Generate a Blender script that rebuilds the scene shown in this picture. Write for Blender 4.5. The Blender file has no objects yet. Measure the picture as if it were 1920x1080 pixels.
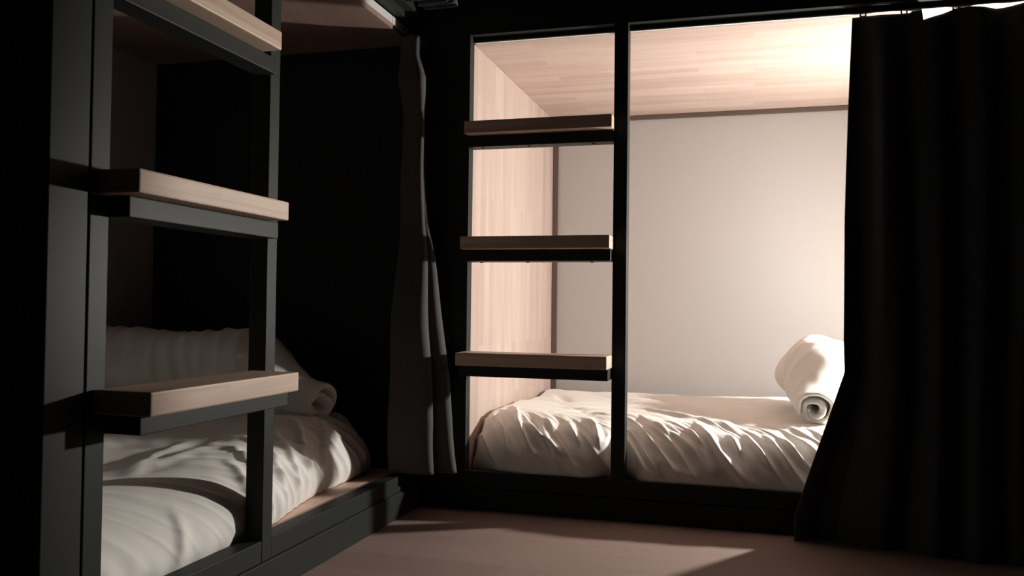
import bpy, bmesh, math
import numpy as np
from mathutils import Vector, Matrix

# ------------------------------------------------------------------ camera, world, exposure
scene = bpy.context.scene
col = scene.collection
CAM_H = 0.57
FOCAL_PX = 1590.63
YAW, PITCH, ROLL = math.radians(15.8467), math.radians(1.2319), math.radians(0.6928)
fw = Vector((-math.sin(YAW) * math.cos(PITCH), math.cos(YAW) * math.cos(PITCH), math.sin(PITCH)))
rt = Vector((math.cos(YAW), math.sin(YAW), 0))
up = rt.cross(fw)
r2 = rt * math.cos(ROLL) + up * math.sin(ROLL)
u2 = up * math.cos(ROLL) - rt * math.sin(ROLL)
cam_data = bpy.data.cameras.new('camera')
cam = bpy.data.objects.new('camera', cam_data)
col.objects.link(cam)
M = Matrix((r2, u2, -fw)).transposed().to_4x4()
M.translation = Vector((0, 0, CAM_H))
cam.matrix_world = M
cam_data.sensor_width = 36.0
cam_data.lens = FOCAL_PX / 1920 * 36.0
cam_data.clip_start = 0.02
scene.camera = cam

world = bpy.data.worlds.new('night')
world.use_nodes = True
world.node_tree.nodes['Background'].inputs[0].default_value = (0.5, 0.55, 0.6, 1)
world.node_tree.nodes['Background'].inputs[1].default_value = 0.0
scene.world = world

scene.view_settings.view_transform = 'Standard'
scene.view_settings.look = 'None'
scene.view_settings.gamma = 1
scene.view_settings.use_curve_mapping = False
scene.view_settings.exposure = 0.0
scene.cycles.use_denoising = True
scene.cycles.max_bounces = 8
scene.cycles.diffuse_bounces = 6
scene.cycles.sample_clamp_indirect = 4.0

LAMP = Vector((0.725, 2.865, 0.705))
LAMP_DIR = Vector((-0.70, -0.71, 0.0)).normalized()
LAMP_WATTS = 36.0
SHADE_GLOW = 0.13       # share of the light that leaves through the frosted shade
LAMP_COLOR = (1.0, 0.95, 0.885)

# ------------------------------------------------------------------ helpers
def link(o, parent=None):
    col.objects.link(o)
    if parent is not None:
        o.parent = parent
        o.matrix_parent_inverse = Matrix.Translation(-parent.location)
    return o

def mesh_obj(name, bm, mat, parent=None, smooth=False):
    me = bpy.data.meshes.new(name)
    bm.to_mesh(me)
    bm.free()
    me.materials.append(mat)
    if smooth:
        for p in me.polygons:
            p.use_smooth = True
    o = bpy.data.objects.new(name, me)
    return link(o, parent)

def tag(o, label=None, cat=None, group=None, kind=None):
    for k, v in (('label', label), ('category', cat), ('group', group), ('kind', kind)):
        if v:
            o[k] = v
    return o

def empty(name, loc):
    o = bpy.data.objects.new(name, None)
    o.empty_display_size = 0.1
    o.location = loc
    col.objects.link(o)
    return o

def add_box(bm, x0, x1, y0, y1, z0, z1, bevel=0.0, seg=2):
    r = bmesh.ops.create_cube(bm, size=1.0)
    vs = r['verts']
    for v in vs:
        v.co = Vector(((x0 + x1) / 2 + v.co.x * (x1 - x0), (y0 + y1) / 2 + v.co.y * (y1 - y0), (z0 + z1) / 2 + v.co.z * (z1 - z0)))
    if bevel > 0:
        es = list({e for v in vs for e in v.link_edges})
        bmesh.ops.bevel(bm, geom=es, offset=bevel, segments=seg, affect='EDGES', profile=0.6)

def box(name, x0, x1, y0, y1, z0, z1, mat, parent=None, bevel=0.0015):
    bm = bmesh.new()
    add_box(bm, x0, x1, y0, y1, z0, z1, bevel)
    return mesh_obj(name, bm, mat, parent)

def add_cyl(bm, p0, p1, r0, r1=None, seg=20):
    p0, p1 = Vector(p0), Vector(p1)
    r1 = r0 if r1 is None else r1
    d = p1 - p0
    q = Vector((0, 0, 1)).rotation_difference(d.normalized()).to_matrix().to_4x4()
    m = Matrix.Translation((p0 + p1) / 2) @ q
    bmesh.ops.create_cone(bm, cap_ends=True, segments=seg, radius1=r0, radius2=r1, depth=d.length, matrix=m)

def grid_obj(name, P, mat, parent=None, thickness=0.0, wrap=False):
    """P: (n, m, 3) array of points -> smooth grid mesh"""
    n, m, _ = P.shape
    idx = np.arange(n * m).reshape(n, m)
    if wrap:
        nxt = np.roll(idx, -1, axis=0)
        a, b, c, d = idx[:, :-1], nxt[:, :-1], nxt[:, 1:], idx[:, 1:]
    else:
        a, b, c, d = idx[:-1, :-1], idx[1:, :-1], idx[1:, 1:], idx[:-1, 1:]
    F = np.stack([a, b, c, d], -1).reshape(-1, 4)
    me = bpy.data.meshes.new(name)
    me.vertices.add(n * m)
    me.vertices.foreach_set('co', P.reshape(-1).astype(np.float32))
    me.loops.add(F.size)
    me.loops.foreach_set('vertex_index', F.reshape(-1).astype(np.int32))
    me.polygons.add(len(F))
    me.polygons.foreach_set('loop_start', (np.arange(len(F)) * 4).astype(np.int32))
    me.polygons.foreach_set('loop_total', np.full(len(F), 4, dtype=np.int32))
    me.update()
    me.validate()
    for p in me.polygons:
        p.use_smooth = True
    me.materials.append(mat)
    o = bpy.data.objects.new(name, me)
    if thickness:
        s = o.modifiers.new('cloth thickness', 'SOLIDIFY')
        s.thickness = thickness
        s.offset = 0
    return link(o, parent)

def normals(P):
    du = np.gradient(P, axis=0)
    dv = np.gradient(P, axis=1)
    N = np.cross(du, dv)
    return N / (np.linalg.norm(N, axis=2, keepdims=True) + 1e-9)

def waves(u, v, rng, n, lam0, lam1, ang0, ang1):
    """sum of n random plane waves, wavelengths lam0..lam1 (m), direction of travel ang0..ang1 (deg)"""
    out = np.zeros_like(u)
    for _ in range(n):
        lam = math.exp(rng.uniform(math.log(lam0), math.log(lam1)))
        a = math.radians(rng.uniform(ang0, ang1))
        k = 2 * math.pi / lam
        out += np.cos(k * (u * math.cos(a) + v * math.sin(a)) + rng.uniform(0, 6.28)) * (lam / lam1)
    return out / math.sqrt(n)

def sstep(a, b, x):
    t = np.clip((x - a) / (b - a), 0, 1)
    return t * t * (3 - 2 * t)

def ridge(u, v, pts, width, amp, sharp=1.6):
    """height of a fold that follows the polyline pts in the cloth's own (u, v) metres; steeper on one side"""
    best = np.full(u.shape, 1e9)
    along = np.zeros_like(u)
    side = np.zeros_like(u)
    L = [0.0]
    for (a, b) in zip(pts[:-1], pts[1:]):
        L.append(L[-1] + math.hypot(b[0] - a[0], b[1] - a[1]))
    for i, (a, b) in enumerate(zip(pts[:-1], pts[1:])):
        dx, dy = b[0] - a[0], b[1] - a[1]
        l2 = dx * dx + dy * dy
        t = np.clip(((u - a[0]) * dx + (v - a[1]) * dy) / l2, 0, 1)
        ex, ey = u - a[0] - t * dx, v - a[1] - t * dy
        d = np.hypot(ex, ey)
        m = d < best
        best = np.where(m, d, best)
        along = np.where(m, (L[i] + t * math.sqrt(l2)) / L[-1], along)
        side = np.where(m, np.sign(ex * dy - ey * dx), side)
    w = width * np.where(side > 0, 1.0, sharp)
    taper = np.sin(np.clip(along, 0.02, 0.98) * math.pi) ** 0.6
    return amp * taper * np.exp(-(best / w) ** 2)

# ------------------------------------------------------------------ materials
def new_mat(name, color, rough=0.6, metallic=0.0, spec=0.5):
    m = bpy.data.materials.new(name)
    m.use_nodes = True
    b = m.node_tree.nodes['Principled BSDF']
    b.inputs['Base Color'].default_value = (*color, 1)
    b.inputs['Roughness'].default_value = rough
    b.inputs['Metallic'].default_value = metallic
    b.inputs['Specular IOR Level'].default_value = spec
    return m

def bump_noise(m, scale, strength, dist=0.002, stretch=(1, 1, 1), detail=4):
    nt = m.node_tree
    tc = nt.nodes.new('ShaderNodeTexCoord')
    mp = nt.nodes.new('ShaderNodeMapping')
    mp.inputs['Scale'].default_value = stretch
    n = nt.nodes.new('ShaderNodeTexNoise')
    n.inputs['Scale'].default_value = scale
    n.inputs['Detail'].default_value = detail
    bp = nt.nodes.new('ShaderNodeBump')
    bp.inputs['Strength'].default_value = strength
    bp.inputs['Distance'].default_value = dist
    nt.links.new(tc.outputs['Object'], mp.inputs[0])
    nt.links.new(mp.outputs[0], n.inputs['Vector'])
    nt.links.new(n.outputs['Fac'], bp.inputs['Height'])
    nt.links.new(bp.outputs[0], nt.nodes['Principled BSDF'].inputs['Normal'])
    return m

def wood_mat(name, c_light, c_dark, long_axis, across_axis, stave=0.045, length=0.45, rough=0.5, contrast=1.0):
    """finger-jointed solid wood: staves of their own tint laid end to end, with fine grain"""
    m = new_mat(name, c_light, rough, 0, 0.35)
    nt = m.node_tree
    N, K = nt.nodes, nt.links
    tc = N.new('ShaderNodeTexCoord')
    sep = N.new('ShaderNodeSeparateXYZ')
    K.new(tc.outputs['Object'], sep.inputs[0])
    comb = N.new('ShaderNodeCombineXYZ')
    K.new(sep.outputs[long_axis], comb.inputs[0])
    K.new(sep.outputs[across_axis], comb.inputs[1])
    br = N.new('ShaderNodeTexBrick')
    br.offset = 0.37
    br.offset_frequency = 2
    br.inputs['Scale'].default_value = 1.0
    br.inputs['Brick Width'].default_value = length
    br.inputs['Row Height'].default_value = stave
    br.inputs['Mortar Size'].default_value = 0.0004
    br.inputs['Mortar Smooth'].default_value = 0.4
    br.inputs['Color1'].default_value = (0, 0, 0, 1)
    br.inputs['Color2'].default_value = (1, 1, 1, 1)
    br.inputs['Mortar'].default_value = (0.35, 0.35, 0.35, 1)
    K.new(comb.outputs[0], br.inputs['Vector'])
    mp = N.new('ShaderNodeMapping')
    mp.inputs['Scale'].default_value = (1.6, 30, 1)
    K.new(comb.outputs[0], mp.inputs[0])
    no = N.new('ShaderNodeTexNoise')
    no.inputs['Scale'].default_value = 2.2
    no.inputs['Detail'].default_value = 6
    no.inputs['Distortion'].default_value = 0.5
    K.new(mp.outputs[0], no.inputs['Vector'])
    mx = N.new('ShaderNodeMath'); mx.operation = 'MULTIPLY'
    mx.inputs[1].default_value = 0.5
    K.new(br.outputs['Color'], mx.inputs[0])
    ad = N.new('ShaderNodeMath'); ad.operation = 'ADD'
    K.new(mx.outputs[0], ad.inputs[0])
    K.new(no.outputs['Fac'], ad.inputs[1])
    ramp = N.new('ShaderNodeValToRGB')
    ramp.color_ramp.elements[0].position = 0.72 - 0.34 / contrast
    ramp.color_ramp.elements[0].color = (*c_light, 1)
    ramp.color_ramp.elements[1].position = 0.72 + 0.34 / contrast
    ramp.color_ramp.elements[1].color = (*c_dark, 1)
    K.new(ad.outputs[0], ramp.inputs[0])
    K.new(ramp.outputs[0], N['Principled BSDF'].inputs['Base Color'])
    bp = N.new('ShaderNodeBump')
    bp.inputs['Strength'].default_value = 0.15
    bp.inputs['Distance'].default_value = 0.001
    K.new(no.outputs['Fac'], bp.inputs['Height'])
    K.new(bp.outputs[0], N['Principled BSDF'].inputs['Normal'])
    return m

metal = bump_noise(new_mat('dark grey painted steel', (0.024, 0.027, 0.024), 0.48, 0.0, 0.11), 180, 0.03, 0.0004)
metal.node_tree.nodes['Principled BSDF'].inputs['IOR'].default_value = 1.55
metal_dark = bump_noise(new_mat('plain black panel', (0.018, 0.018, 0.017), 0.7, 0.0, 0.2), 120, 0.08, 0.0006)
aluminium = new_mat('pale track profile', (0.62, 0.62, 0.60), 0.4, 0.0, 0.5)
screw_mat = new_mat('black screw', (0.02, 0.02, 0.02), 0.4, 0.6)
wood_x = wood_mat('pale wood staves along the bed', (0.60, 0.48, 0.425), (0.47, 0.35, 0.30), 0, 1)
wood_z = wood_mat('pale wood staves upright', (0.55, 0.45, 0.40), (0.44, 0.335, 0.29), 2, 1)
wood_y = wood_mat('pale wood staves across', (0.78, 0.58, 0.48), (0.60, 0.40, 0.31), 1, 0)
tread_y = wood_mat('pale wood tread lengthwise y', (0.68, 0.52, 0.41), (0.50, 0.35, 0.26), 1, 2, 0.02, 0.6)
tread_x = wood_mat('pale wood tread lengthwise x', (0.68, 0.52, 0.41), (0.50, 0.35, 0.26), 0, 2, 0.02, 0.6)
dark_wood = wood_mat('shade-darkened berth lining', (0.30, 0.20, 0.17), (0.23, 0.15, 0.125), 1, 0)  # likely the same pale wood; the berth's dimness is put into its colour
gap_mat = new_mat('dark brown shadow gap', (0.13, 0.09, 0.075), 0.7)  # dark strip colour standing in for shade in the gap by the wall
wall_white = bump_noise(new_mat('white plaster', (0.52, 0.50, 0.49), 0.85, 0, 0.2), 60, 0.05, 0.0008)
wall_dark = bump_noise(new_mat('dark paint', (0.03, 0.03, 0.03), 0.85, 0, 0.2), 60, 0.05, 0.0008)
floor_mat = wood_mat('brown floor boards', (0.31, 0.222, 0.197), (0.265, 0.184, 0.16), 0, 1, 0.12, 1.4, 0.55, 0.9)
linen = bump_noise(new_mat('white cotton', (0.82, 0.80, 0.76), 0.8, 0, 0.2), 420, 0.10, 0.0006)
linen.node_tree.nodes['Principled BSDF'].inputs['Sheen Weight'].default_value = 0.15
curtain_mat = bump_noise(new_mat('charcoal curtain cloth', (0.085, 0.085, 0.08), 0.95, 0, 0.05), 500, 0.25, 0.0008)

# ------------------------------------------------------------------ measured positions (metres)
XL = -0.9103          # front plane of the left bunk
YB = 2.2693           # front plane of the back bunk
YT = 2.336            # rear edge of its top beam
YW = 3.325            # back wall
XF = -1.88            # far wall behind the left bunk
ZR = 0.1097           # top of the bottom rails
ZT = 1.3392           # underside of the top beams
ZC = 1.324            # wooden ceiling of the lower berth
TREAD_Z = (1.0825, 0.760, 0.443)
HW, HB = 0.0349, 0.0314
OFF = (0.0143, 0.0354, 0.0622)
OW = 0.038
XR = 1.23

# ------------------------------------------------------------------ the room
def structure(name, *a, **k):
    o = box(name, *a, bevel=0, **k)
    o['kind'] = 'structure'
    return o
structure('floor', -2.0, 1.9, -1.7, 3.4, -0.06, 0.0, floor_mat)
structure('ceiling', -2.0, 1.9, -1.7, 3.4, 2.5, 2.56, wall_dark)
structure('wall_back', -2.0, 1.9, YW, YW + 0.1, 0.0, 2.5, wall_white)
structure('wall_left', XF - 0.1, XF, -1.7, YW, 0.0, 2.5, wall_white)
structure('wall_right', 1.8, 1.9, -1.7, YW, 0.0, 2.5, wall_dark)
structure('wall_front', XF, 1.8, -1.7, -1.6, 0.0, 2.5, wall_dark)

# ------------------------------------------------------------------ back bunk
bb = empty('bunk_bed', (0.2, YB, 0))
tag(bb, 'dark steel framed built-in bunk along the back wall, lit from inside, ladder at its left', 'bunk bed')
XO, XP0, XP1 = -0.7754, -0.3636, -0.3264
box('corner_panel', XL + 0.012, XO - 0.037, YB + 0.004, YB + 0.03, 0, 2.3, metal_dark, bb)
box('post', XO - 0.037, XO, YB, YB + 0.037, 0, 2.3, metal, bb)
box('post', XP0, XP1, YB, YB + 0.045, 0.060, 2.3, metal, bb)
box('post', XR - 0.04, XR, YB, YB + 0.037, 0, 2.3, metal, bb)
box('bottom_rail', XO, XR - 0.04, YB + 0.001, YB + 0.041, 0.062, ZR - 0.003, metal, bb)
box('plinth', XO, XR - 0.04, YB - 0.003, YB + 0.03, 0, 0.0595, metal, bb)
top = box('top_beam', XO, XR - 0.04, YB + 0.002, YT, ZT, 1.50, metal, bb)
for x in (-0.44, -0.66):
    bm = bmesh.new(); add_cyl(bm, (x, YB + 0.03, ZT - 0.002), (x, YB + 0.03, ZT + 0.002), 0.006, seg=16)
    mesh_obj('screw', bm, screw_mat, top)
box('side_panel', XO - 0.022, XO - 0.0005, YB + 0.0375, YW - 0.001, 0.0, ZC - 0.001, wood_z, bb, 0.0008)
box('end_panel', XR - 0.022, XR, YB + 0.0375, YW - 0.001, 0.0, ZC - 0.001, wood_z, bb, 0.0008)
box('berth_ceiling', XO - 0.022, XR, 2.3118, YW - 0.001, ZC, ZT - 0.0005, wood_x, bb, 0.0006)
box('berth_base', XO, XR - 0.024, YB + 0.042, YW - 0.002, 0.075, 0.095, wood_x, bb, 0.0008)
box('corner_gap_strip', XO + 0.0005, XO + 0.021, YW - 0.010, YW - 0.001, 0.10, ZC - 0.002, gap_mat, bb, 0.0008)
box('ceiling_gap_strip', XO + 0.0215, XR - 0.024, YW - 0.010, YW - 0.001, ZC - 0.018, ZC - 0.001, gap_mat, bb, 0.0008)
trk = box('curtain_track', XO + 0.002, XR - 0.042, 2.3005, 2.3115, ZC + 0.0005, ZC + 0.0040, aluminium, bb, 0.0006)
box('track_support', XO + 0.002, XR - 0.042, 2.3020, 2.3115, ZC + 0.0042, ZT - 0.0005, metal, bb, 0.0006)
for i in range(3):
    z, d = TREAD_Z[i], OFF[i]
    t = box('ladder_tread', -0.7739, -0.3645 + 0.004, YB - d - OW, YB - 0.0005, z - HW, z, tread_x, bb, 0.003)
    g = box('ladder_rung', XO, XP0, YB - d, YB + 0.032, z - HW - HB, z - HW - 0.0004, metal, bb)
    for x in (-0.735, -0.60, -0.42):
        bm = bmesh.new(); add_cyl(bm, (x, YB + 0.006, z - HW - HB - 0.0025), (x, YB + 0.006, z - HW - HB + 0.001), 0.005, seg=14)
        mesh_obj('screw', bm, screw_mat, g)

# ------------------------------------------------------------------ left bunk
YE, YN, YE2 = 2.262, 0.25, 2.335
lb = empty('bunk_bed', (XL, 1.25, 0))
tag(lb, 'dark steel framed built-in bunk on the left, its ladder nearest the camera, berth in shadow', 'bunk bed')
box('post', XL - 0.0385, XL, 1.4586, 1.4931, 0.068, 2.3, metal, lb)
box('post', XL - 0.0385, XL, 0.9975, 1.0346, 0.068, 2.3, metal, lb)
box('wide_post', XL - 0.040, XL - 0.001, 0.9234, 0.9945, 0.0, 2.3, metal, lb)
box('post', XL - 0.0385, XL - 0.001, YE2 - 0.037, YE2, 0.0, 2.3, metal, lb)
box('bottom_rail', XL - 0.0385, XL - 0.0005, 1.0352, 1.458, 0.068, ZR, metal, lb)
box('bottom_rail', XL - 0.0385, XL - 0.0005, 1.4937, YE - 0.0375, 0.068, ZR, metal, lb)
box('bottom_rail', XL - 0.0385, XL - 0.0005, YN, 0.923, 0.068, ZR, metal, lb)
box('plinth', XL - 0.034, XL + 0.004, 0.9955, YE, 0.0, 0.0675, metal, lb, 0.002)
box('top_beam', XL - 0.066, XL - 0.0392, 0.995, YE2, 1.383, 1.54, metal, lb)
box('top_fascia', XL - 0.0388, XL - 0.010, 1.4936, YE2 - 0.038, 1.40, 1.54, metal, lb)
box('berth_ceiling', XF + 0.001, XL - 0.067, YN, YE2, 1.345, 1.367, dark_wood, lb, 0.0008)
box('berth_base', XF + 0.001, XL - 0.040, YN, YE, 0.080, 0.098, wood_y, lb, 0.0008)
box('side_panel', XF + 0.001, XL - 0.067, YE2 + 0.0005, YE2 + 0.022, 0.0, 1.5, metal_dark, lb, 0.0008)  # end panel, likely wood; black colour stands in for the berth's shade
# the pale curtain track: a front lip, a rear lip and the joint between its two lengths
for (y0, y1) in ((0.999, 2.171), (2.173, YE2 - 0.002)):
    bm = bmesh.new()
    add_box(bm, -0.9765, -0.9735, y0, y1, 1.357, 1.3785, 0.0008)
    add_box(bm, -0.9945, -0.9920, y0, y1, 1.351, 1.3785, 0.0008)
    add_box(bm, -0.9920, -0.9765, y0, y1, 1.3755, 1.3785)
    mesh_obj('curtain_track', bm, aluminium, lb)
for i in range(3):
    z, d = TREAD_Z[i], OFF[i]
    box('ladder_tread', XL + 0.0005, XL + d + OW, 1.0086, 1.4119, z - HW, z, tread_y, lb, 0.003)
    box('ladder_rung', XL - 0.030, XL + d, 1.0349, 1.4383 if i else 1.4583, z - HW - HB, z - HW - 0.0004, metal, lb)

# ------------------------------------------------------------------ bedding
def duvet(name, mapf, L, W, H, radius, end_r, seed, folds, n=520, m=300, front_lean=0.0, amp=1.0, calm=None, low=0.10, pinch=0.05, end_r0=None):
    """A plumped duvet: u runs along the bed (0..L), the profile runs from the back edge over the top
    and down the rounded front. mapf turns (u, depth from front, z) into the world."""
    rng = np.random.default_rng(seed)
    # profile: list of (depth from front, z)
    prof = []
    for a in np.linspace(0, 1, 40):                       # back side
        prof.append((W, H * 0.9 * a))
    for a in np.linspace(0, math.pi / 2, 20)[1:]:
        prof.append((W - 0.04 + 0.04 * math.cos(a), H * 0.9 + H * 0.1 * math.sin(a)))
    for a in np.linspace(0, 1, 140)[1:]:
        prof.append((W - 0.04 + (radius - (W - 0.04)) * a, H))
    zc = H * low
    for a in np.linspace(math.pi / 2, math.pi, 90)[1:]:
        prof.append((radius - radius * (-math.cos(a)) ** 1.15, zc + (H - zc) * math.sin(a) ** 1.0))
    for a in np.linspace(0, 1, 30)[1:]:
        prof.append((front_lean * a ** 1.5 + 0.012 * a * a, zc * (1 - a)))
    prof = np.array(prof)
    d = np.r_[0, np.cumsum(np.hypot(*np.diff(prof, axis=0).T))]
    t = np.linspace(0, d[-1], m)
    pd, pz = np.interp(t, d, prof[:, 0]), np.interp(t, d, prof[:, 1])
    u = np.linspace(0, L, n)
    U, T = np.meshgrid(u, t, indexing='ij')
    D, Z = np.tile(pd, (n, 1)), np.tile(pz, (n, 1))
    # rounded ends
    er0 = end_r if end_r0 is None else end_r0
    q = np.clip(np.minimum(U / er0, (L - U) / end_r), 0, 1)
    f = np.sqrt(np.clip(1 - (1 - q) ** 2, 0, 1))
    Z = Z * (0.02 + 0.98 * f)
    D = W / 2 + (D - W / 2) * (1 - pinch + pinch * f ** 0.7)
    # plumpness
    Z = Z * (1 + 0.05 * waves(U, T, rng, 8, 0.35, 0.8, 0, 180) * f)
    P = np.stack([U, D, Z], -1)
    V = d[-1] - T                                          # metres up from the front hem
    fr = np.exp(-((V - (H * 0.75)) / (H * 0.9)) ** 2)
    h = np.zeros_like(U)
    h += 0.0030 * waves(U, V, rng, 14, 0.05, 0.20, 20, 160) * amp
    h += 0.0048 * fr * waves(U + 0.5 * V, V * 0.5, rng, 12, 0.035, 0.11, -15, 25) * amp
    w2 = waves(U * 1.0 + 0.75 * V, V * 0.25, rng, 10, 0.06, 0.16, -12, 12)
    h += 0.0085 * fr * (1 - np.abs(np.tanh(1.8 * w2))) ** 1.3 * amp
    w3 = waves(U * 1.0 + 0.9 * V, V * 0.3 - U * 0.2, rng, 10, 0.03, 0.08, -20, 20)
    h += 0.0032 * np.exp(-((V - H * 1.25) / (H * 0.6)) ** 2) * (1 - np.abs(np.tanh(1.8 * w3))) * amp
    if calm is not None:
        h *= calm(U)
    for (pts, wd, am) in folds:
        h += ridge(U, V, pts, wd, am)
    # hem line puckers
    h *= 0.15 + 0.85 * sstep(0.0, 0.07, V)
    h += 0.0012 * np.exp(-(V / 0.05) ** 2) * np.cos(U * 2 * math.pi / 0.055 + 3 * np.sin(U * 9))
    Nn = normals(P)
    if Nn[n // 2, m // 2, 2] < 0:
        Nn = -Nn
    P = P + Nn * (h * np.clip(f * 1.5, 0, 1))[..., None]
    P[..., 2] = np.maximum(P[..., 2], 0.0)
    Wd = mapf(P[..., 0], P[..., 1], P[..., 2])
    o = grid_obj(name, Wd, linen)
    return o

# back berth: u = X + 0.757
U0 = -0.7735
def bx(x): return x - U0
Hd = 0.152
def fold(*pts, w=0.010, a=0.011):
    return ([(bx(x), v) for x, v in pts], w, a)
RF = [
    fold((-0.727, 0.192), (-0.690, 0.131), (-0.667, 0.084), (-0.640, 0.054), w=0.0055, a=0.011),
    fold((-0.725, 0.367), (-0.654, 0.182), (-0.620, 0.121), (-0.601, 0.081), (-0.557, 0.061), w=0.0065, a=0.013),
    fold((-0.634, 0.178), (-0.584, 0.131), (-0.539, 0.101), (-0.487, 0.061), w=0.007, a=0.018),
    fold((-0.534, 0.094), (-0.517, 0.060), (-0.469, 0.038), (-0.423, 0.020), w=0.007, a=0.015),
    fold((-0.590, 0.188), (-0.567, 0.138), (-0.543, 0.111), w=0.006, a=0.010),
    fold((-0.510, 0.195), (-0.484, 0.148), (-0.452, 0.101), w=0.006, a=0.012),
    fold((-0.457, 0.235), (-0.425, 0.185), (-0.407, 0.121), (-0.392, 0.074), w=0.007, a=0.014),
    fold((-0.413, 0.198), (-0.384, 0.138), (-0.388, 0.071), w=0.008, a=0.012),
    fold((-0.742, 0.222), (-0.739, 0.168), w=0.005, a=0.007),
    fold((-0.577, 0.208), (-0.537, 0.145), w=0.005, a=0.009),
    fold((-0.350, 0.150), (-0.328, 0.111), (-0.276, 0.045), (-0.213, 0.012), w=0.007, a=0.017),
    fold((-0.246, 0.085), (-0.202, 0.050), (-0.112, 0.018), w=0.010, a=0.012),
    fold((-0.150, 0.230), (-0.126, 0.178), (-0.081, 0.098), (-0.018, 0.028), (0.054, 0.010), w=0.0075, a=0.019),
    fold((-0.169, 0.188), (-0.129, 0.121), w=0.006, a=0.012),
    fold((-0.219, 0.182), (-0.149, 0.101), w=0.006, a=0.010),
    fold((-0.270, 0.230), (-0.210, 0.150), w=0.006, a=0.010),
    fold((-0.062, 0.172), (-0.026, 0.101), w=0.006, a=0.012),
    fold((-0.020, 0.185), (0.047, 0.071), w=0.006, a=0.013),
    fold((0.030, 0.190), (0.100, 0.064), w=0.006, a=0.014),
    fold((0.075, 0.175), (0.135, 0.071), w=0.006, a=0.012),
    fold((-0.636, 0.66), (-0.499, 0.393), (-0.407, 0.319), w=0.016, a=-0.012),
    fold((-0.70, 0.90), (-0.600, 0.70), w=0.016, a=-0.009),
    fold((-0.62, 1.00), (-0.48, 0.86), (-0.36, 0.70), w=0.022, a=-0.012),
    fold((-0.42, 0.98), (-0.137, 0.555), (0.098, 0.266), w=0.016, a=-0.014),
    fold((-0.119, 0.494), (0.0, 0.205), w=0.012, a=-0.010),
    fold((-0.50, 0.80), (-0.25, 0.52), (-0.05, 0.33), w=0.020, a=0.010),
    fold((-0.58, 0.50), (-0.44, 0.33), (-0.30, 0.25), w=0.014, a=0.010),
    fold((-0.35, 0.45), (-0.20, 0.31), (-0.05, 0.22), w=0.012, a=0.010),
]
def map_back(u, dpt, z):
    x = u + U0
    off = 0.012 + 0.037 * np.exp(-(np.maximum(np.abs(x - 0.5 * (XP0 + XP1)) - 0.024, 0) / 0.03) ** 2)
    off = off + 0.045 * np.exp(-((x - U0) / 0.09) ** 2)
    return np.stack([x, YB + off * (1 - dpt / 0.96) + dpt, z + 0.0965], -1)
dr = duvet('duvet', map_back, 1.965, 0.96, Hd, 0.19, 0.15, 4, RF, n=700, m=380, pinch=0.0, end_r0=0.022)
tag(dr, 'wrinkled white duvet spread over the brightly lit back berth', 'duvet')

LF = [
    ([(1.25, 0.20), (1.20, 0.10), (1.17, 0.04)], 0.012, 0.010),
    ([(1.32, 0.24), (1.28, 0.12), (1.26, 0.03)], 0.010, 0.012),
    ([(1.40, 0.25), (1.37, 0.13), (1.35, 0.03)], 0.012, 0.012),
    ([(1.50, 0.26), (1.46, 0.14), (1.42, 0.04)], 0.010, 0.012),
    ([(1.62, 0.24), (1.55, 0.14), (1.50, 0.04)], 0.012, 0.013),
    ([(1.72, 0.18), (1.64, 0.10), (1.58, 0.03)], 0.010, 0.012),
    ([(1.05, 0.38), (1.15, 0.30), (1.32, 0.28)], 0.02, 0.012),
    ([(1.05, 0.28), (1.22, 0.36), (1.42, 0.36)], 0.018, 0.010),
    ([(1.00, 0.13), (0.97, 0.06), (0.96, 0.01)], 0.012, 0.008),
]
def map_left(u, dpt, z):
    y = u + 0.30
    rec = 0.075 * sstep(1.45, 1.95, y) * (1 - sstep(0.1, 0.22, z) * 0.6) + 0.048 * (1 - sstep(0.93, 1.10, y))
    z = z * (0.88 + 0.22 * sstep(1.35, 1.95, y))
    return np.stack([XL - 0.040 - dpt * 0.99 - rec * (1 - dpt / 0.95), y, z + 0.0995], -1)
dl = duvet('duvet', map_left, 1.90, 0.90, Hd + 0.003, 0.17, 0.07, 11, LF, n=560, low=0.25, calm=lambda U: 0.22 + 0.78 * sstep(1.0, 1.3, U))
tag(dl, 'white duvet in the left berth, crossed by the dark shadow of a ladder post', 'duvet')

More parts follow.
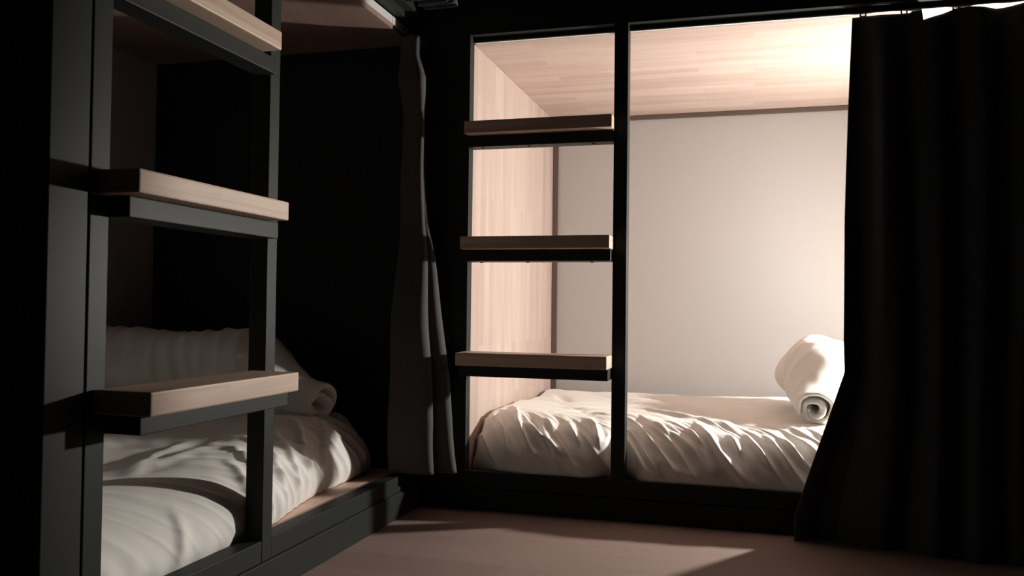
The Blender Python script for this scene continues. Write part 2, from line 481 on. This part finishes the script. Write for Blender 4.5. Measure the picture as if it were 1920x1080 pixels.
def rolled(name, center, axis, length, R, seed, squash=0.92, turns=2.2, start=2.4, pinch=0.0):
    """a duvet rolled up: a thick spiral sheet drawn out along its axis"""
    rng = np.random.default_rng(seed)
    na, nl = 260, 90
    th = np.linspace(0, turns * 2 * math.pi, na)
    pitch = (R - 0.022) / turns
    rc = 0.020 + pitch * th / (2 * math.pi)
    thick = pitch * 0.46
    s = np.linspace(0, 1, nl)
    rings = []
    cx, cz = 0.30 * R * (1 - rc / rc.max()), -0.30 * R * (1 - rc / rc.max())
    x, z = rc * np.cos(th + start) - cx, rc * np.sin(th + start) + cz
    tx, tz = np.gradient(x), np.gradient(z)
    l = np.hypot(tx, tz); nx, nz = tz / l, -tx / l
    taper = np.clip(np.minimum(np.arange(na), na - 1 - np.arange(na)) / 8, 0, 1) ** 0.5
    # closed loop: outside edge then inside edge
    ox, oz = x + nx * thick * taper, z + nz * thick * taper
    ix, iz = x - nx * thick * taper, z - nz * thick * taper
    lx, lz = np.r_[ox, ix[::-1]], np.r_[oz, iz[::-1]]
    mx, mz = np.r_[x, x[::-1]], np.r_[z, z[::-1]]
    k = np.arange(len(lx))
    thh = np.r_[th, th[::-1]]
    P = np.zeros((len(lx), nl, 3))
    for j, sj in enumerate(s):
        e = min(sj, 1 - sj) * length
        f = math.sqrt(max(0.0, 1 - (1 - min(e / 0.035, 1)) ** 2))
        f = 0.08 + 0.92 * f
        X = mx + (lx - mx) * f
        Z = mz + (lz - mz) * f
        y = (sj - 0.5) * length
        w = 1 + 0.035 * np.sin(thh * 1.3 + y * 14) + 0.03 * np.sin(thh * 3.1 - y * 22 + 1)
        w += 0.022 * np.sin(thh * 5.0 + y * 9 + 2)
        yy = y + 0.018 * np.sin(thh * 0.9 + 1.0) * (1 if sj < .5 else -1) * (1 - min(e / 0.2, 1))
        P[:, j, 0] = X * w
        P[:, j, 1] = yy
        P[:, j, 2] = Z * w * squash
    # creases running along the roll's skin
    A = np.tile(thh[:, None] * R, (1, nl)); B = P[..., 1]
    h = 0.0035 * waves(A, B, rng, 14, 0.04, 0.16, 40, 140)
    c = waves(A * 0.35 + B, A * 0.1, rng, 8, 0.07, 0.18, -20, 20)
    h += 0.006 * (1 - np.abs(np.tanh(1.6 * c)))
    rr = np.linalg.norm(P[..., [0, 2]], axis=2, keepdims=True) + 1e-6
    P[..., [0, 2]] += P[..., [0, 2]] / rr * h[..., None]
    if pinch:
        g = 1 - pinch * (1 - sstep(0.0, 0.27, P[..., 1] + length / 2)) ** 1.3
        ax, az = -0.72 * R, -R * squash
        P[..., 0] = ax + (P[..., 0] - ax) * g
        P[..., 2] = az + (P[..., 2] - az) * g
    if axis == 'X':
        P = np.stack([-P[..., 1], P[..., 0], P[..., 2]], -1)
    P += np.array(center)
    o = grid_obj(name, P, linen, wrap=True)
    # close the two ends of the sheet
    bm = bmesh.new(); bm.from_mesh(o.data)
    N = len(lx)
    bm.verts.ensure_lookup_table()
    h2 = N // 2
    for j in (0, nl - 1):
        for a in range(h2 - 1):
            q = [bm.verts[a * nl + j], bm.verts[(a + 1) * nl + j], bm.verts[(N - 2 - a) * nl + j], bm.verts[(N - 1 - a) * nl + j]]
            try: bm.faces.new(q).smooth = True
            except ValueError: pass
    bmesh.ops.recalc_face_normals(bm, faces=bm.faces)
    bm.to_mesh(o.data); bm.free()
    return o
rb = rolled('rolled_duvet', (0.232, 2.775, 0.362), 'Y', 0.50, 0.126, 3, pinch=0.58)
tag(rb, 'plump white duvet rolled up on the bright berth, half behind the black curtain', 'rolled duvet')
rl = rolled('rolled_duvet', (-1.48, 2.10, 0.372), 'X', 0.76, 0.128, 8, pinch=0.55)
tag(rl, 'white duvet rolled up at the dark far end of the left berth', 'rolled duvet')

# ------------------------------------------------------------------ curtains
def curtain(name, P, thickness=0.003, mat=None):
    return grid_obj(name, P, mat or curtain_mat, thickness=thickness)

# the drawn curtain on the right
def big_curtain(name, xl_pts, xr_pts, top_pts, hem, seed, flare=0.06):
    rng = np.random.default_rng(seed)
    n, m = 360, 160
    s = np.linspace(0, 1, n); q = np.linspace(0, 1, m)      # q: 0 top, 1 bottom
    zs = np.linspace(1.325, hem, m)
    xl = np.interp(-zs, [-p[0] for p in xl_pts], [p[1] for p in xl_pts])
    xr = np.interp(-zs, [-p[0] for p in xr_pts], [p[1] for p in xr_pts])
    x0, x1 = xl[0], xr[0]
    S, Q = np.meshgrid(s, q, indexing='ij')
    Xb = x0 + S * (x1 - x0)
    X = Xb + (xl - x0)[None, :] * np.exp(-S * (x1 - x0) / flare) + (xr - x1)[None, :] * np.exp(-(1 - S) * (x1 - x0) / 0.15)
    ztop = np.interp(Xb, [p[0] for p in top_pts], [p[1] for p in top_pts])
    Z = ztop * (1 - Q) + hem * Q
    ph = 2 * math.pi * (Xb - x0) / 0.105
    Y = 2.306 - 0.070 * sstep(0.0, 0.9, Q) + (0.004 + 0.026 * np.sqrt(Q)) * np.sin(ph + 0.5 * np.sin(Q * 3 + Xb * 9))
    Y += 0.006 * np.sin(ph * 2.3 + Q * 4) * Q
    Y = np.minimum(Y, YB - 0.010 + 0.5 * (1 - sstep(0.6, 0.82, Q)))
    Y -= 0.05 * sstep(0.75, 1.0, Q) * sstep(0.05, 0.25, Xb - x0)
    X = X + 0.010 * np.cos(ph) * Q * np.clip(S * 6, 0, 1) * np.clip((1 - S) * 6, 0, 1)
    return curtain(name, np.stack([X, Y, Z], -1))
TOP = [(0.2385, 1.317), (0.2659, 1.3201), (0.3248, 1.317), (0.3776, 1.3201), (0.3816, 1.3238), (0.404, 1.3238), (0.406, 1.2978), (0.4466, 1.3079), (0.4821, 1.3231), (0.4892, 1.3238), (0.5075, 1.3238), (0.5126, 1.3238), (0.5684, 1.313), (0.6394, 1.3221), (0.6699, 1.3238), (0.7511, 1.311), (1.25, 1.313)]
cr = big_curtain('curtain', [(1.33, 0.2415), (1.08, 0.232), (0.81, 0.223), (0.49, 0.219), (0.42, 0.221), (0.18, 0.142), (0.06, 0.105)],
                 [(1.31, 0.69), (0.6, 0.675), (0.05, 0.635)], TOP, 0.001, 5)
tag(cr, 'black curtain drawn across the right half of the lit back berth', 'curtain')
for x, zt in ((0.266, 1.3195), (0.362, 1.3175), (0.480, 1.3200), (0.640, 1.3185)):
    bm = bmesh.new()
    add_box(bm, x - 0.008, x - 0.0045, 2.3015, 2.3065, zt - 0.003, ZC + 0.0004, 0.0004)
    add_box(bm, x + 0.0045, x + 0.008, 2.3015, 2.3065, zt - 0.003, ZC + 0.0004, 0.0004)
    add_box(bm, x - 0.008, x + 0.008, 2.3015, 2.3065, zt - 0.003, zt, 0.0004)
    mesh_obj('curtain_glider', bm, aluminium, cr)
cr2 = big_curtain('curtain', [(1.31, 0.70), (0.6, 0.70), (0.05, 0.66)], [(1.31, 1.185), (0.05, 1.185)], TOP, 0.001, 6, 0.15)  # added out of view so the lamp does not flood the room
tag(cr2, 'unseen black curtain added beyond the right edge of the picture to hold in the lamp light', 'curtain')

def bunched(name, tips, zs_keys, y_lag, z1, z0, seed, n_per=46, m=110):
    """an accordion of pleats gathered on a track. tips: for every pleat a list of (x of its room-side tip, y),
    one for each height in zs_keys; the cloth returns to x_wall between the tips"""
    rng = np.random.default_rng(seed)
    zs = np.linspace(z1, z0, m)
    kz = [-z for z in zs_keys]
    cols = []
    for p in tips:
        tx = np.interp(-zs, kz, [k[0] for k in p]); ty = np.interp(-zs, kz, [k[1] for k in p]); wx = np.interp(-zs, kz, [k[2] for k in p])
        cols.append((tx, ty, wx))
    S = len(cols) * n_per
    P = np.zeros((S, m, 3))
    for i, (tx, ty, wx) in enumerate(cols):
        ph0 = rng.uniform(0, 6)
        for a in range(n_per):
            t = a / n_per
            k = (0.5 - 0.5 * math.cos(2 * math.pi * t)) ** 0.5
            wob = 0.006 * np.sin(zs * 7 + ph0 + 3 * t) + 0.003 * np.sin(zs * 17 + ph0)
            P[i * n_per + a, :, 0] = wx + (tx - wx) * k + wob * 0.5
            nxt = cols[i + 1][1] if i + 1 < len(cols) else ty + y_lag
            P[i * n_per + a, :, 1] = ty + (nxt - ty) * t + wob + 0.016 * math.tanh((t - 0.5) / 0.12) * k - 0.3 * (nxt - ty) * (t - 0.5) * k
            P[i * n_per + a, :, 2] = zs
    return curtain(name, P)
zk = (1.27, 1.21, 1.12, 0.80, 0.50, 0.25, 0.105)
cl = bunched('curtain', [
    [(-0.908, 2.225, -0.962), (-0.886, 2.200, -0.962), (-0.895, 2.225, -0.962), (-0.892, 2.212, -0.962), (-0.858, 2.155, -0.950), (-0.830, 2.145, -0.955), (-0.827, 2.145, -0.955)],
    [(-0.915, 2.23, -0.962), (-0.905, 2.225, -0.962), (-0.905, 2.235, -0.962), (-0.885, 2.225, -0.945), (-0.828, 2.20, -0.915), (-0.790, 2.19, -0.90), (-0.773, 2.19, -0.89)],
    [(-0.930, 2.24, -0.962), (-0.92, 2.24, -0.962), (-0.915, 2.245, -0.955), (-0.905, 2.24, -0.94), (-0.88, 2.225, -0.92), (-0.865, 2.225, -0.90), (-0.86, 2.225, -0.90)],
], zk, 0.018, 1.33, 0.113, 2)
tag(cl, 'charcoal curtain gathered in the corner at the far end of the left berth', 'curtain')
cu = bunched('curtain', [[(-0.86, 2.06, -0.95), (-0.84, 2.10, -0.925)], [(-0.85, 2.10, -0.95), (-0.80, 2.14, -0.90)], [(-0.85, 2.14, -0.95), (-0.79, 2.18, -0.90)]],
             (2.3, 1.40), 0.04, 2.3, 1.402, 7)
tag(cu, 'dark curtain of the upper bunk, only its hem hanging into view above the corner', 'curtain')
cn = bunched('curtain', [[(-0.956, 0.32 + 0.0715 * i, -0.978), (-0.956, 0.32 + 0.0715 * i, -0.978)] for i in range(9)], (1.36, 0.12), 0.0715, 1.34, 0.115, 9)  # added dark cloth, keeps the left edge black
tag(cn, 'black curtain added to fill the dark left edge of the picture', 'curtain')

# ------------------------------------------------------------------ reading lamp inside the back berth
wl = empty('reading_lamp', (LAMP.x, YW, 0.86))
tag(wl, 'small wall reading lamp glowing inside the back berth behind the curtain', 'lamp')
bm = bmesh.new(); add_cyl(bm, (LAMP.x, YW - 0.001, 0.86), (LAMP.x, YW - 0.022, 0.86), 0.045, 0.040, 32)
mesh_obj('mounting_plate', bm, metal_dark, wl)
bm = bmesh.new()
pts = [Vector((LAMP.x, YW - 0.02 - 0.36 * t, 0.86 + 0.06 * math.sin(t * math.pi) - 0.055 * t * t)) for t in np.linspace(0, 1, 14)]
for a, b in zip(pts[:-1], pts[1:]):
    add_cyl(bm, a, b, 0.006, seg=12)
mesh_obj('arm', bm, metal_dark, wl, True)
bm = bmesh.new()
back = LAMP - LAMP_DIR * 0.05
add_cyl(bm, pts[-1], back - LAMP_DIR * 0.012, 0.010, 0.012, 20)
mesh_obj('lamp_joint', bm, metal_dark, wl, True)
bm = bmesh.new()
q = Vector((0, 0, 1)).rotation_difference(LAMP_DIR).to_matrix().to_4x4()
prof = [(0.004, -0.062), (0.022, -0.060), (0.031, -0.045), (0.036, -0.015), (0.039, 0.010), (0.037, 0.010), (0.034, -0.013), (0.029, -0.040), (0.020, -0.054), (0.004, -0.055)]
vs = [[bm.verts.new(Matrix.Translation(LAMP) @ q @ Vector((r * math.cos(a), r * math.sin(a), z))) for a in np.linspace(0, 2 * math.pi, 33)[:-1]] for r, z in prof]
for i in range(len(vs) - 1):
    for j in range(32):
        bm.faces.new([vs[i][j], vs[i][(j + 1) % 32], vs[i + 1][(j + 1) % 32], vs[i + 1][j]])
bmesh.ops.recalc_face_normals(bm, faces=bm.faces)
shade_mat = bpy.data.materials.new('frosted shade glowing')
shade_mat.use_nodes = True
nt = shade_mat.node_tree
nt.nodes.clear()
em = nt.nodes.new('ShaderNodeEmission'); out = nt.nodes.new('ShaderNodeOutputMaterial')
em.inputs[0].default_value = (*LAMP_COLOR, 1)
em.inputs[1].default_value = SHADE_GLOW * LAMP_WATTS / (math.pi ** 2 * 0.045 ** 2)
nt.links.new(em.outputs[0], out.inputs[0])
mesh_obj('lamp_shade', bm, shade_mat, wl, True)
bulb_mat = bpy.data.materials.new('glowing diffuser')
bulb_mat.use_nodes = True
nt = bulb_mat.node_tree
nt.nodes.clear()
em = nt.nodes.new('ShaderNodeEmission'); out = nt.nodes.new('ShaderNodeOutputMaterial')
em.inputs[0].default_value = (*LAMP_COLOR, 1)
em.inputs[1].default_value = LAMP_WATTS / (math.pi ** 2 * 0.034 ** 2)
nt.links.new(em.outputs[0], out.inputs[0])
bm = bmesh.new()
prof = [(0.0335, 0.004), (0.029, 0.009), (0.019, 0.014), (0.009, 0.0165)]
vs = [[bm.verts.new(Matrix.Translation(LAMP) @ q @ Vector((r * math.cos(a), r * math.sin(a), z))) for a in np.linspace(0, 2 * math.pi, 33)[:-1]] for r, z in prof]
for i in range(3):
    for j in range(32):
        bm.faces.new([vs[i][j], vs[i][(j + 1) % 32], vs[i + 1][(j + 1) % 32], vs[i + 1][j]])
bm.faces.new(vs[3])
bmesh.ops.recalc_face_normals(bm, faces=bm.faces)
mesh_obj('diffuser', bm, bulb_mat, wl, True)
